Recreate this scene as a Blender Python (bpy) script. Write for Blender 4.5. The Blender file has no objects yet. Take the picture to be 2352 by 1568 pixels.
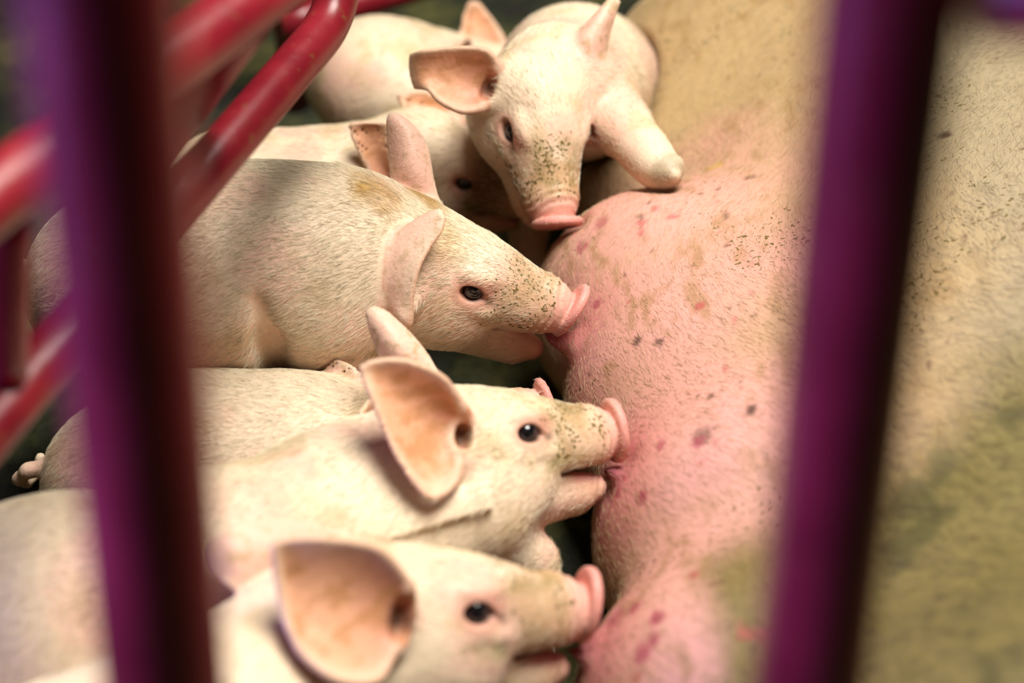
import bpy, math, random, sys
import numpy as np
from mathutils import Vector, Matrix

sc = bpy.context.scene
COL = sc.collection
rng = np.random.default_rng(7)
FASTMESH = False
ONLY = None
HAIRMUL = 1.0

# ------------------------------------------------------------------ camera
FPX = 4247.0                      # focal length in pixels of a 2352 px wide frame (65 mm lens)
TH = math.radians(38.0)           # the photographer looks down over the crate
CAMH = 0.96
ST, CT = math.sin(TH), math.cos(TH)
cam_d = bpy.data.cameras.new('camera')
cam_d.sensor_width = 36.0
cam_d.lens = 65.0
cam_d.clip_start = 0.02
cam = bpy.data.objects.new('camera', cam_d)
cam.location = (0, 0, CAMH)
cam.rotation_euler = (math.pi / 2 - TH, 0, 0)
COL.objects.link(cam)
sc.camera = cam
cam_d.dof.use_dof = True
cam_d.dof.focus_distance = 1.285
cam_d.dof.aperture_fstop = 2.8
cam_d.dof.aperture_blades = 0

# ------------------------------------------------------------------ world, lights, exposure
world = bpy.data.worlds.new('barn_air')
sc.world = world
world.use_nodes = True
bg = world.node_tree.nodes['Background']
bg.inputs[0].default_value = (0.55, 0.50, 0.42, 1)
bg.inputs[1].default_value = 0.04


def area_light(name, loc, target, size, size_y, power, colour):
    l = bpy.data.lights.new(name, 'AREA')
    l.shape = 'RECTANGLE'
    l.size, l.size_y = size, size_y
    l.energy = power
    l.color = colour
    o = bpy.data.objects.new(name, l)
    o.location = loc
    d = Vector(target) - Vector(loc)
    o.rotation_euler = d.to_track_quat('-Z', 'Y').to_euler()
    COL.objects.link(o)
    return o


area_light('barn_ceiling_lamp', (0.45, 1.05, 2.0), (0.0, 0.95, 0.1), 1.0, 0.9, 77, (1.0, 0.95, 0.86))
bw = area_light('side_lamp', (-1.25, 0.22, 0.62), (0.0, 0.36, 0.48), 0.35, 0.5, 4.4, (0.26, 0.25, 1.0))
bw.data.spread = math.radians(46)
cy = sc.cycles
cy.max_bounces = 3; cy.diffuse_bounces = 3; cy.glossy_bounces = 2; cy.transmission_bounces = 1; cy.transparent_max_bounces = 2
cy.caustics_reflective = False; cy.caustics_refractive = False
cy.use_adaptive_sampling = True; cy.adaptive_threshold = 0.06
sc.cycles_curves.shape = 'RIBBONS'
sc.cycles_curves.subdivisions = 1
sc.view_settings.view_transform = 'Standard'
sc.view_settings.look = 'None'
sc.view_settings.exposure = 0.0
sc.view_settings.gamma = 1.0
sc.view_settings.use_curve_mapping = False


# ------------------------------------------------------------------ small helpers
def W(px, py, w):
    """world point seen at a photograph pixel at depth w (m) along the view axis"""
    x = (px - 1176.0) / FPX * w
    u = (784.0 - py) / FPX * w
    return np.array([x, w * CT + u * ST, CAMH - w * ST + u * CT])


def depth_of(p):
    return p[1] * CT + (CAMH - p[2]) * ST


def unit(v):
    v = np.asarray(v, float)
    return v / np.linalg.norm(v)


def frame(fwd, up):
    f = unit(fwd)
    u = np.asarray(up, float)
    u = unit(u - (u @ f) * f)
    return np.stack([f, np.cross(u, f), u], 1)       # columns forward, left, up


def smooth01(a, b, x):
    t = np.clip((x - a) / (b - a), 0, 1)
    return t * t * (3 - 2 * t)


# value noise on points, used for dirt, blush and hair variation
_tab = rng.random(65536).astype(np.float32)


def vnoise(P, freq, seed=0):
    q = np.asarray(P) * freq + 37.3 + seed * 11.17
    i = np.floor(q).astype(np.int64)
    f = q - i
    f = f * f * (3 - 2 * f)
    out = 0
    for dx in (0, 1):
        wx = f[:, 0] if dx else 1 - f[:, 0]
        for dy in (0, 1):
            wy = f[:, 1] if dy else 1 - f[:, 1]
            for dz in (0, 1):
                wz = f[:, 2] if dz else 1 - f[:, 2]
                h = ((i[:, 0] + dx) * 73856093) ^ ((i[:, 1] + dy) * 19349663) ^ ((i[:, 2] + dz) * 83492791) ^ (seed * 2654435)
                out = out + wx * wy * wz * _tab[(h ^ (h >> 13)) & 65535]
    return out


def fbm(P, freq, seed=0, oct=3):
    s, a, t = 0, 1.0, 0
    for k in range(oct):
        s = s + a * vnoise(P, freq * 2 ** k, seed + k)
        t += a
        a *= 0.5
    return s / t


# ------------------------------------------------------------------ signed-distance modelling of bodies
class Body:
    def __init__(self, h):
        self.h = h
        self.ops = []

    def add(self, fn, lo, hi, k=0.008, op='u'):
        self.ops.append((fn, np.asarray(lo, float), np.asarray(hi, float), k, op))

    # primitives ---------------------------------------------------
    def cone(self, a, b, ra, rb, k=0.01, op='u'):
        a = np.asarray(a, float); b = np.asarray(b, float)
        ab = b - a
        L2 = max(ab @ ab, 1e-12)
        r = max(ra, rb)

        def fn(X, Y, Z):
            x = X - a[0]; y = Y - a[1]; z = Z - a[2]
            t = np.clip((x * ab[0] + y * ab[1] + z * ab[2]) / L2, 0, 1)
            return np.sqrt((x - t * ab[0]) ** 2 + (y - t * ab[1]) ** 2 + (z - t * ab[2]) ** 2) - (ra + (rb - ra) * t)
        self.add(fn, np.minimum(a, b) - r, np.maximum(a, b) + r, k, op)

    def chain(self, pts, k=0.01):
        for (p, r), (q, s) in zip(pts[:-1], pts[1:]):
            self.cone(p, q, r, s, k)

    def ell(self, c, rad, R=np.eye(3), k=0.01, op='u'):
        c = np.asarray(c, float); rad = np.asarray(rad, float)
        ext = np.sqrt(((R * rad) ** 2).sum(1))

        def fn(X, Y, Z):
            x = X - c[0]; y = Y - c[1]; z = Z - c[2]
            k0 = 0; k1 = 0
            for i in range(3):
                q = (x * R[0, i] + y * R[1, i] + z * R[2, i]) / rad[i]
                k0 = k0 + q * q
                k1 = k1 + (q / rad[i]) ** 2
            k0 = np.sqrt(k0)
            return k0 * (k0 - 1) / np.maximum(np.sqrt(k1), 1e-6)
        self.add(fn, c - ext, c + ext, k, op)

    def sheet(self, G, rad, k=0.006, op='u'):
        """G: (n,m,3) grid of points with per point radius rad (n,m): a thin curved flap"""
        P = G.reshape(-1, 3).astype(np.float32); r = rad.reshape(-1).astype(np.float32)

        def fn(X, Y, Z):
            shp = np.broadcast(X, Y, Z).shape
            d = np.full(shp, 1.0, np.float32)
            X = X.astype(np.float32); Y = Y.astype(np.float32); Z = Z.astype(np.float32)
            for (px, py, pz), rr in zip(P, r):
                m = 0.0075
                # only the neighbourhood of each point
                i0, i1 = np.searchsorted(X[:, 0, 0], [px - m, px + m])
                j0, j1 = np.searchsorted(Y[0, :, 0], [py - m, py + m])
                l0, l1 = np.searchsorted(Z[0, 0, :], [pz - m, pz + m])
                if i0 >= i1 or j0 >= j1 or l0 >= l1:
                    continue
                e = np.sqrt((X[i0:i1] - px) ** 2 + (Y[:, j0:j1] - py) ** 2 + (Z[:, :, l0:l1] - pz) ** 2) - rr
                v = d[i0:i1, j0:j1, l0:l1]
                np.minimum(v, e, out=v)
            return np.where(d > 0.5, 0.004, d)
        self.add(fn, P.min(0) - 0.007, P.max(0) + 0.007, k, op)

    # evaluation ---------------------------------------------------
    def evaluate(self, clip_lo=None, clip_hi=None):
        h = self.h
        lo = np.min([o[1] for o in self.ops if o[4] == 'u'], 0) - 4 * h
        hi = np.max([o[2] for o in self.ops if o[4] == 'u'], 0) + 4 * h
        if clip_lo is not None:
            lo = np.maximum(lo, clip_lo); hi = np.minimum(hi, clip_hi)
        self.i0 = np.floor(lo / h).astype(int)
        self.n = np.ceil(hi / h).astype(int) - self.i0 + 1
        self.ax = [(np.arange(n) + i) * h for i, n in zip(self.i0, self.n)]
        F = np.full(tuple(self.n), 0.3, np.float32)
        for fn, l, u, k, op in self.ops:
            m = k + 3 * h
            s = []
            for a in range(3):
                b0 = max(int(math.floor((l[a] - m) / h)) - self.i0[a], 0)
                b1 = min(int(math.ceil((u[a] + m) / h)) - self.i0[a] + 1, self.n[a])
                s.append(slice(b0, b1))
            if any(x.stop <= x.start for x in s):
                continue
            X = self.ax[0][s[0]].astype(np.float32)[:, None, None]
            Y = self.ax[1][s[1]].astype(np.float32)[None, :, None]
            Z = self.ax[2][s[2]].astype(np.float32)[None, None, :]
            d = fn(X, Y, Z)
            v = F[s[0], s[1], s[2]]
            if op == 'u':
                t = np.clip(0.5 + 0.5 * (d - v) / k, 0, 1)
                F[s[0], s[1], s[2]] = d + (v - d) * t - k * t * (1 - t)
            elif op == 's':          # subtract
                d = -d
                t = np.clip(0.5 - 0.5 * (d - v) / k, 0, 1)
                F[s[0], s[1], s[2]] = d + (v - d) * t + k * t * (1 - t)
            elif op == 'd':          # displacement
                F[s[0], s[1], s[2]] = v + d
        self.F = F

    def sample_on(self, other):
        """this field resampled on the lattice of another body (linear)"""
        G = self.F
        out_idx = []
        for a in range(3):
            t = (other.ax[a] - self.ax[a][0]) / self.h
            i = np.floor(t).astype(int)
            ok = (i >= 0) & (i < self.n[a] - 1)
            out_idx.append((np.clip(i, 0, self.n[a] - 2), (t - i).astype(np.float32), ok))
        for a in range(3):
            i, f, ok = out_idx[a]
            shp = [1, 1, 1]; shp[a] = -1
            f = f.reshape(shp)
            G = np.take(G, i, a) * (1 - f) + np.take(G, i + 1, a) * f
        ok = out_idx[0][2][:, None, None] & out_idx[1][2][None, :, None] & out_idx[2][2][None, None, :]
        return np.where(ok, G, 0.3)

    def overlap(self, other):
        for a in range(3):
            if self.ax[a][-1] < other.ax[a][0] or other.ax[a][-1] < self.ax[a][0]:
                return False
        return True

    def mesh(self):
        """naive surface nets: vertices, quads"""
        F = self.F
        I = F < 0
        a = I[:-1, :-1, :-1].astype(np.uint8)
        cnt = sum(I[dx:dx + self.n[0] - 1, dy:dy + self.n[1] - 1, dz:dz + self.n[2] - 1].astype(np.uint8)
                  for dx in (0, 1) for dy in (0, 1) for dz in (0, 1))
        act = (cnt > 0) & (cnt < 8)
        idx = np.full(act.shape, -1, np.int64)
        c = np.argwhere(act)
        idx[act] = np.arange(len(c))
        f = {}
        for dx in (0, 1):
            for dy in (0, 1):
                for dz in (0, 1):
                    f[dx, dy, dz] = F[c[:, 0] + dx, c[:, 1] + dy, c[:, 2] + dz]
        acc = np.zeros((len(c), 3)); num = np.zeros(len(c))
        for ax in range(3):
            o = [b for b in range(3) if b != ax]
            for p in (0, 1):
                for q in (0, 1):
                    k0 = [0, 0, 0]; k0[o[0]] = p; k0[o[1]] = q
                    k1 = list(k0); k1[ax] = 1
                    u, v = f[tuple(k0)], f[tuple(k1)]
                    cr = (u < 0) != (v < 0)
                    t = np.where(cr, u / np.where(cr, u - v, 1), 0)
                    pos = np.zeros((len(c), 3))
                    pos[:, o[0]] = p; pos[:, o[1]] = q; pos[:, ax] = t
                    acc += pos * cr[:, None]; num += cr
        V = (c + acc / num[:, None] + self.i0) * self.h
        quads = []
        for ax in range(3):
            o = [b for b in range(3) if b != ax]
            s0 = [slice(None)] * 3; s1 = [slice(None)] * 3
            s0[ax] = slice(0, -1); s1[ax] = slice(1, None)
            A = I[tuple(s0)]; B = I[tuple(s1)]
            for flip in (0, 1):
                e = np.argwhere((A & ~B) if not flip else (~A & B))
                ok = (e[:, o[0]] > 0) & (e[:, o[1]] > 0) & (e[:, o[0]] < self.n[o[0]] - 1) & (e[:, o[1]] < self.n[o[1]] - 1)
                e = e[ok]
                q = []
                for p, r in ((1, 1), (0, 1), (0, 0), (1, 0)):
                    g = e.copy(); g[:, o[0]] -= p; g[:, o[1]] -= r
                    q.append(idx[g[:, 0], g[:, 1], g[:, 2]])
                q = np.stack(q, 1)
                if flip ^ (ax == 1):
                    q = q[:, ::-1]
                quads.append(q)
        Q = np.concatenate(quads)
        return V, Q[(Q >= 0).all(1)]


def vert_normals(V, Q):
    n = np.cross(V[Q[:, 2]] - V[Q[:, 0]], V[Q[:, 3]] - V[Q[:, 1]])
    N = np.zeros_like(V)
    for i in range(4):
        for a in range(3):
            N[:, a] += np.bincount(Q[:, i], n[:, a], len(V))
    return N / np.maximum(np.linalg.norm(N, axis=1, keepdims=True), 1e-12)


def mesh_object(name, V, Q, mat, parent=None, colour=None, smooth=True):
    me = bpy.data.meshes.new(name)
    V = np.asarray(V, np.float32); Q = np.asarray(Q, np.int32)
    k = Q.shape[1]
    me.vertices.add(len(V)); me.vertices.foreach_set('co', V.ravel())
    me.loops.add(Q.size); me.loops.foreach_set('vertex_index', Q.ravel())
    me.polygons.add(len(Q)); me.polygons.foreach_set('loop_start', np.arange(len(Q), dtype=np.int32) * k)
    me.polygons.foreach_set('use_smooth', np.full(len(Q), smooth))
    if colour is not None:
        at = me.attributes.new('skin_tint', 'FLOAT_COLOR', 'POINT')
        c = np.zeros((len(V), 4), np.float32); c[:, :colour.shape[1]] = colour
        at.data.foreach_set('color', c.ravel())
    me.update(calc_edges=True)
    me.materials.append(mat)
    o = bpy.data.objects.new(name, me)
    COL.objects.link(o)
    if parent is not None:
        o.parent = parent
    return o


def empty(name, loc, label, cat, group=None):
    o = bpy.data.objects.new(name, None)
    o.empty_display_size = 0.05
    o.location = loc
    COL.objects.link(o)
    o['label'] = label; o['category'] = cat
    if group:
        o['group'] = group
    bpy.context.view_layer.update()
    return o


def adopt(child, parent):
    child.parent = parent
    child.matrix_parent_inverse = Matrix.Translation(parent.location).inverted()


# ------------------------------------------------------------------ materials
def new_mat(name):
    m = bpy.data.materials.new(name)
    m.use_nodes = True
    nt = m.node_tree
    return m, nt, nt.nodes['Principled BSDF']


def node(nt, t, **kw):
    n = nt.nodes.new(t)
    for k, v in kw.items():
        setattr(n, k, v)
    return n


def skin_material(name, pore_scale, sss, rough, grain):
    m, nt, b = new_mat(name)
    at = node(nt, 'ShaderNodeAttribute', attribute_name='skin_tint')
    tc = node(nt, 'ShaderNodeTexCoord')
    n1 = node(nt, 'ShaderNodeTexNoise'); n1.inputs['Scale'].default_value = 260; n1.inputs['Detail'].default_value = 2
    nt.links.new(tc.outputs['Object'], n1.inputs['Vector'])
    ramp = node(nt, 'ShaderNodeMapRange'); ramp.inputs['To Min'].default_value = 0.86; ramp.inputs['To Max'].default_value = 1.12
    nt.links.new(n1.outputs['Fac'], ramp.inputs['Value'])
    mul = node(nt, 'ShaderNodeVectorMath', operation='SCALE')
    nt.links.new(at.outputs['Color'], mul.inputs[0]); nt.links.new(ramp.outputs['Result'], mul.inputs['Scale'])
    gn = node(nt, 'ShaderNodeTexNoise'); gn.inputs['Scale'].default_value = grain; gn.inputs['Detail'].default_value = 2
    nt.links.new(tc.outputs['Object'], gn.inputs['Vector'])
    gr = node(nt, 'ShaderNodeMapRange'); gr.inputs['From Min'].default_value = 0.60; gr.inputs['From Max'].default_value = 0.66
    ad = node(nt, 'ShaderNodeMath', operation='MULTIPLY_ADD'); ad.inputs[1].default_value = 0.16
    nt.links.new(at.outputs['Alpha'], ad.inputs[0]); nt.links.new(gn.outputs['Fac'], ad.inputs[2])
    sb = node(nt, 'ShaderNodeMath', operation='SUBTRACT'); sb.inputs[1].default_value = 0.08
    nt.links.new(ad.outputs[0], sb.inputs[0]); nt.links.new(sb.outputs[0], gr.inputs['Value'])
    gm = node(nt, 'ShaderNodeMath', operation='MULTIPLY')
    nt.links.new(gr.outputs['Result'], gm.inputs[0])
    lt = node(nt, 'ShaderNodeMath', operation='MULTIPLY'); lt.inputs[1].default_value = 3.0; lt.use_clamp = True
    nt.links.new(at.outputs['Alpha'], lt.inputs[0]); nt.links.new(lt.outputs[0], gm.inputs[1])
    mg = node(nt, 'ShaderNodeMix', data_type='RGBA'); mg.inputs['B'].default_value = (0.13, 0.09, 0.022, 1)
    nt.links.new(gm.outputs[0], mg.inputs['Factor']); nt.links.new(mul.outputs[0], mg.inputs['A'])
    nt.links.new(mg.outputs['Result'], b.inputs['Base Color'])
    n2 = node(nt, 'ShaderNodeTexNoise'); n2.inputs['Scale'].default_value = pore_scale; n2.inputs['Detail'].default_value = 2
    nt.links.new(tc.outputs['Object'], n2.inputs['Vector'])
    bump = node(nt, 'ShaderNodeBump'); bump.inputs['Strength'].default_value = 0.30; bump.inputs['Distance'].default_value = 0.0012
    nt.links.new(n2.outputs['Fac'], bump.inputs['Height'])
    nt.links.new(bump.outputs['Normal'], b.inputs['Normal'])
    b.inputs['Roughness'].default_value = rough
    b.inputs['Specular IOR Level'].default_value = 0.35
    if sss:
        b.inputs['Subsurface Weight'].default_value = sss
        b.inputs['Subsurface Radius'].default_value = (1.0, 0.42, 0.25)
        b.inputs['Subsurface Scale'].default_value = 0.005
    return m


MAT_SKIN = skin_material('piglet_skin', 420, 0.0, 0.48, 420)
MAT_SOW = skin_material('sow_skin', 330, 0.0, 0.55, 260)

MAT_HAIR, nt, b = new_mat('pale_bristle')
at = node(nt, 'ShaderNodeAttribute', attribute_name='hair_tint')
nt.links.new(at.outputs['Color'], b.inputs['Base Color'])
b.inputs['Roughness'].default_value = 0.42
b.inputs['Specular IOR Level'].default_value = 0.4

MAT_EYE, nt, b = new_mat('dark_eye')
b.inputs['Base Color'].default_value = (0.006, 0.006, 0.008, 1)
b.inputs['Roughness'].default_value = 0.06
b.inputs['Coat Weight'].default_value = 0.6


def hair_object(name, V, Q, N, count, length, radius, flow, tint, weight, parent, lift=0.28, seed=1):
    """short bristles as one hair-curves object; weight per vertex 0..1 scales density and length"""
    r = np.random.default_rng(seed)
    a = V[Q]
    area = 0.5 * np.linalg.norm(np.cross(a[:, 2] - a[:, 0], a[:, 3] - a[:, 1]), axis=1)
    wq = weight[Q].mean(1)
    p = area * (wq > 0.03) * (0.25 + 0.75 * wq)
    f = r.choice(len(Q), count, p=p / p.sum())
    u = r.random((count, 1)); v = r.random((count, 1))
    bl = [(1 - u) * (1 - v), u * (1 - v), u * v, (1 - u) * v]
    P = sum(bl[i] * V[Q[f, i]] for i in range(4))
    n = sum(bl[i] * N[Q[f, i]] for i in range(4))
    n /= np.maximum(np.linalg.norm(n, axis=1, keepdims=True), 1e-9)
    wv = sum(bl[i][:, 0] * weight[Q[f, i]] for i in range(4))
    d = flow(P)
    sw = np.stack([fbm(P, 55, 21 + k, 2) - 0.5 for k in range(3)], 1)
    d = d + 0.9 * sw + 0.16 * r.standard_normal((count, 3))
    d = d - (d * n).sum(1, keepdims=True) * n
    d /= np.maximum(np.linalg.norm(d, axis=1, keepdims=True), 1e-9)
    L = length * (0.55 + 0.75 * r.random((count, 1))) * (0.35 + 0.65 * wv[:, None])
    K = 4
    pts = np.zeros((count, K, 3), np.float32)
    side = np.cross(n, d)
    bend = 0.12 * r.standard_normal((count, 1))
    for i in range(K):
        t = i / (K - 1)
        pts[:, i] = P - 0.0003 * n + d * L * t + n * L * (lift * t - lift * 0.55 * t * t) + side * L * bend * t * t
    hc = bpy.data.hair_curves.new(name)
    hc.add_curves([K] * count)
    hc.position_data.foreach_set('vector', pts.ravel())
    ra = hc.attributes.get('radius') or hc.attributes.new('radius', 'FLOAT', 'POINT')
    prof = np.array([1.0, 0.9, 0.65, 0.25])
    ra.data.foreach_set('value', (radius * np.tile(prof, count)).astype(np.float32))
    tint_v = tint(P, r)
    ta = hc.attributes.new('hair_tint', 'FLOAT_COLOR', 'CURVE')
    c = np.ones((count, 4), np.float32); c[:, :3] = tint_v
    ta.data.foreach_set('color', c.ravel())
    hc.materials.append(MAT_HAIR)
    o = bpy.data.objects.new(name, hc)
    COL.objects.link(o)
    o['kind'] = 'stuff'
    adopt(o, parent)
    return o


# ------------------------------------------------------------------ pig heads and ears
EYE = np.array([0.007, 0.0245, 0.006])


def head_prims(B, O, R, s, disc_tilt=0.0, gape=0.03, gape0=0.0008, jaw_drop=0.0, ks=1.0):
    def T(x, y, z):
        return O + R @ (np.array([x, y, z]) * 0.001 * s)
    mm = 0.001 * s

    def rotated(yaw=0, pitch=0):
        cy, sy, cp, sp = math.cos(yaw), math.sin(yaw), math.cos(pitch), math.sin(pitch)
        return R @ np.array([[cy, -sy, 0], [sy, cy, 0], [0, 0, 1]]) @ np.array([[cp, 0, sp], [0, 1, 0], [-sp, 0, cp]])
    B.ell(T(-34 * ks, 0, 1), np.array([50 * ks, 39, 32]) * mm, R, 0.012 * s)
    B.ell(T(0, 0, 5), np.array([46, 28, 26]) * mm, rotated(0, 0.14), 0.012 * s)
    B.cone(T(8, 0, -6), T(54, 0, -2.5), 28 * mm, 19.6 * mm, 0.012 * s)
    for e in (-1, 1):
        B.ell(T(-14, 20 * e, -22), np.array([40, 23, 28]) * mm, rotated(-0.12 * e, 0.1), 0.014 * s)
        B.ell(T(42, 11.5 * e, -10), np.array([27, 10, 13]) * mm, rotated(-0.10 * e, 0), 0.010 * s)      # upper lip
    B.ell(T(-34 * ks, 0, -22), np.array([40 * ks, 30, 30]) * mm, R, 0.016 * s)
    B.cone(T(-8, 0, -35), T(46, 0, -38 - jaw_drop), 26 * mm, 13 * mm, 0.010 * s)
    B.cone(T(42, 0, -34 - jaw_drop), T(60, 0, -35 - jaw_drop), 11 * mm, 8 * mm, 0.008 * s)
    # eyes: bulging lids, brow, almond opening
    for e in (-1, 1):
        c = T(EYE[0] * 1000, 24.5 * e, EYE[2] * 1000)
        B.ell(c, np.array([12.5, 8.2, 10]) * mm, rotated(-0.28 * e), 0.006 * s)
        B.ell(T(9, 24.0 * e, 15.5), np.array([13, 5, 4]) * mm, rotated(-0.25 * e, 0.15), 0.006 * s)
        B.ell(T(14, 27.5 * e, -6), np.array([11, 5, 3.5]) * mm, rotated(-0.25 * e, 0.25), 0.006 * s)
        B.ell(T(7, 33.5 * e, 6), np.array([8.0, 8.5, 5.4]) * mm, rotated(-0.28 * e, 0.12), 0.0022 * s, 's')
        B.cone(T(14, 29.5 * e, 4.5), T(19.5, 30 * e, 2.5), 2.4 * mm, 1.2 * mm, 0.002 * s, 's')      # tear corner
    # nose disc
    cy = math.cos(disc_tilt); sy = math.sin(disc_tilt)
    Rd = R @ np.array([[cy, 0, sy], [0, 1, 0], [-sy, 0, cy]])
    dc = T(75, 0, -2.5)
    B.cone(T(54, 0, -4), T(62.5, 0, -4.5), 17.8 * mm, 17.0 * mm, 0.003 * s)

    def disc(X, Y, Z):
        x = X - dc[0]; y = Y - dc[1]; z = Z - dc[2]
        q = [(x * Rd[0, i] + y * Rd[1, i] + z * Rd[2, i]) for i in range(3)]
        rr = np.sqrt((q[1] / 0.95) ** 2 + (q[2] / 1.07) ** 2) - 17.2 * mm
        xx = np.abs(q[0] - 1.2 * mm) - 0.9 * mm
        return np.minimum(np.maximum(rr, xx), 0) + np.sqrt(np.maximum(rr, 0) ** 2 + np.maximum(xx, 0) ** 2) - 2.2 * mm
    B.add(disc, dc - 0.024 * s, dc + 0.024 * s, 0.0016 * s)
    for e in (-1, 1):
        B.ell(dc + Rd @ np.array([6, 6.5 * e, -0.5]) * mm, np.array([6, 3.0, 4.2]) * mm, Rd, 0.002, 's')
    # mouth slit, opening forward; runs back to the corner
    mo = T(33, 0, -22.5)

    def slit(X, Y, Z):
        x = X - mo[0]; y = Y - mo[1]; z = Z - mo[2]
        q = [(x * R[0, i] + y * R[1, i] + z * R[2, i]) for i in range(3)]
        up = np.maximum(q[0], 0)
        zc = q[2] + up * (0.10 + 0.5 * gape) - 0.002 * s * np.sin(np.clip(q[0] / (0.045 * s), 0, 1) * 3.1)
        th = gape0 * s + gape * up
        return np.maximum(np.abs(zc) - th, -(q[0] + 0.002 * s))
    B.add(slit, T(58, 0, -26) - 0.030 * s, T(58, 0, -26) + 0.030 * s, 0.003 * s, 's')
    # wrinkles behind the nose disc
    w0 = T(62, 0, -2)

    def wr(X, Y, Z):
        x = X - w0[0]; y = Y - w0[1]; z = Z - w0[2]
        q0 = (x * R[0, 0] + y * R[1, 0] + z * R[2, 0]) / s
        q2 = (x * R[0, 2] + y * R[1, 2] + z * R[2, 2]) / s
        g = np.exp(-(q0 / 0.0075) ** 2)
        return 0.0007 * s * g * np.sin((q0 + 0.25 * np.abs(q2)) * 2 * math.pi / 0.0052)
    B.add(wr, w0 - 0.022 * s, w0 + 0.022 * s, 0.0, 'd')


def crom(P, t):
    """Catmull-Rom through the rows of P (n,...) at parameters t in 0..1"""
    n = len(P)
    x = np.clip(t * (n - 1), 0, n - 1 - 1e-6)
    i = x.astype(int)
    f = (x - i).reshape((-1,) + (1,) * (P.ndim - 1))
    g = lambda k: P[np.clip(k, 0, n - 1)]
    p0, p1, p2, p3 = g(i - 1), g(i), g(i + 1), g(i + 2)
    return 0.5 * (2 * p1 + (p2 - p0) * f + (2 * p0 - 5 * p1 + 4 * p2 - p3) * f * f + (3 * p1 - p0 - 3 * p2 + p3) * f ** 3)


def ear_grid(st, w0, n=40, m=30):
    """stations (edge, middle, edge) in pixels + depth offset in mm -> grid of points in the world"""
    A = np.array([[W(p[0], p[1], w0 + p[2] * 0.001) for p in row] for row in st])
    C = crom(A, np.linspace(0, 1, n))                          # n,3,3
    t = np.linspace(-1, 1, m)[None, :, None]
    e0, mid, e1 = C[:, 0:1], C[:, 1:2], C[:, 2:3]
    G = mid + 0.5 * (e1 - e0) * t + (0.5 * (e0 + e1) - mid) * t * t
    inner = unit((0.5 * (A[:, 0] + A[:, 2]) - A[:, 1]).sum(0))
    return G, inner


def default_ear(O, R, s, e, w=0.028, L=0.062):
    """an ear the photograph does not show: leaf shape leaning back from the head"""
    base = O + R @ (np.array([-42, 34 * e, 18]) * 0.001 * s)
    ax = R @ unit([-0.45, 0.55 * e, 0.75])
    inn = R @ unit([0.75, 0.5 * e, 0.2])
    sd = np.cross(ax, inn)
    rows = []
    for q, wd, cu in ((0, .65, .5), (.3, 1, .4), (.65, .85, .25), (.9, .4, .08), (1, .12, .0)):
        c = base + ax * L * q * s
        rows.append([c - sd * w * wd * s, c - inn * w * cu * s * 1.2, c + sd * w * wd * s])
    A = np.array(rows)
    C = crom(A, np.linspace(0, 1, 40))
    t = np.linspace(-1, 1, 30)[None, :, None]
    G = C[:, 1:2] + 0.5 * (C[:, 2:3] - C[:, 0:1]) * t + (0.5 * (C[:, 0:1] + C[:, 2:3]) - C[:, 1:2]) * t * t
    return G, inn


def ear_radius(G, s):
    n, m = G.shape[:2]
    a = np.linspace(0, 1, n)[:, None]; t = np.abs(np.linspace(-1, 1, m))[None, :]
    return s * (0.0019 + 0.0024 * (1 - a) ** 2 * (1 - 0.5 * t))


class Pig:
    pass


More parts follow.
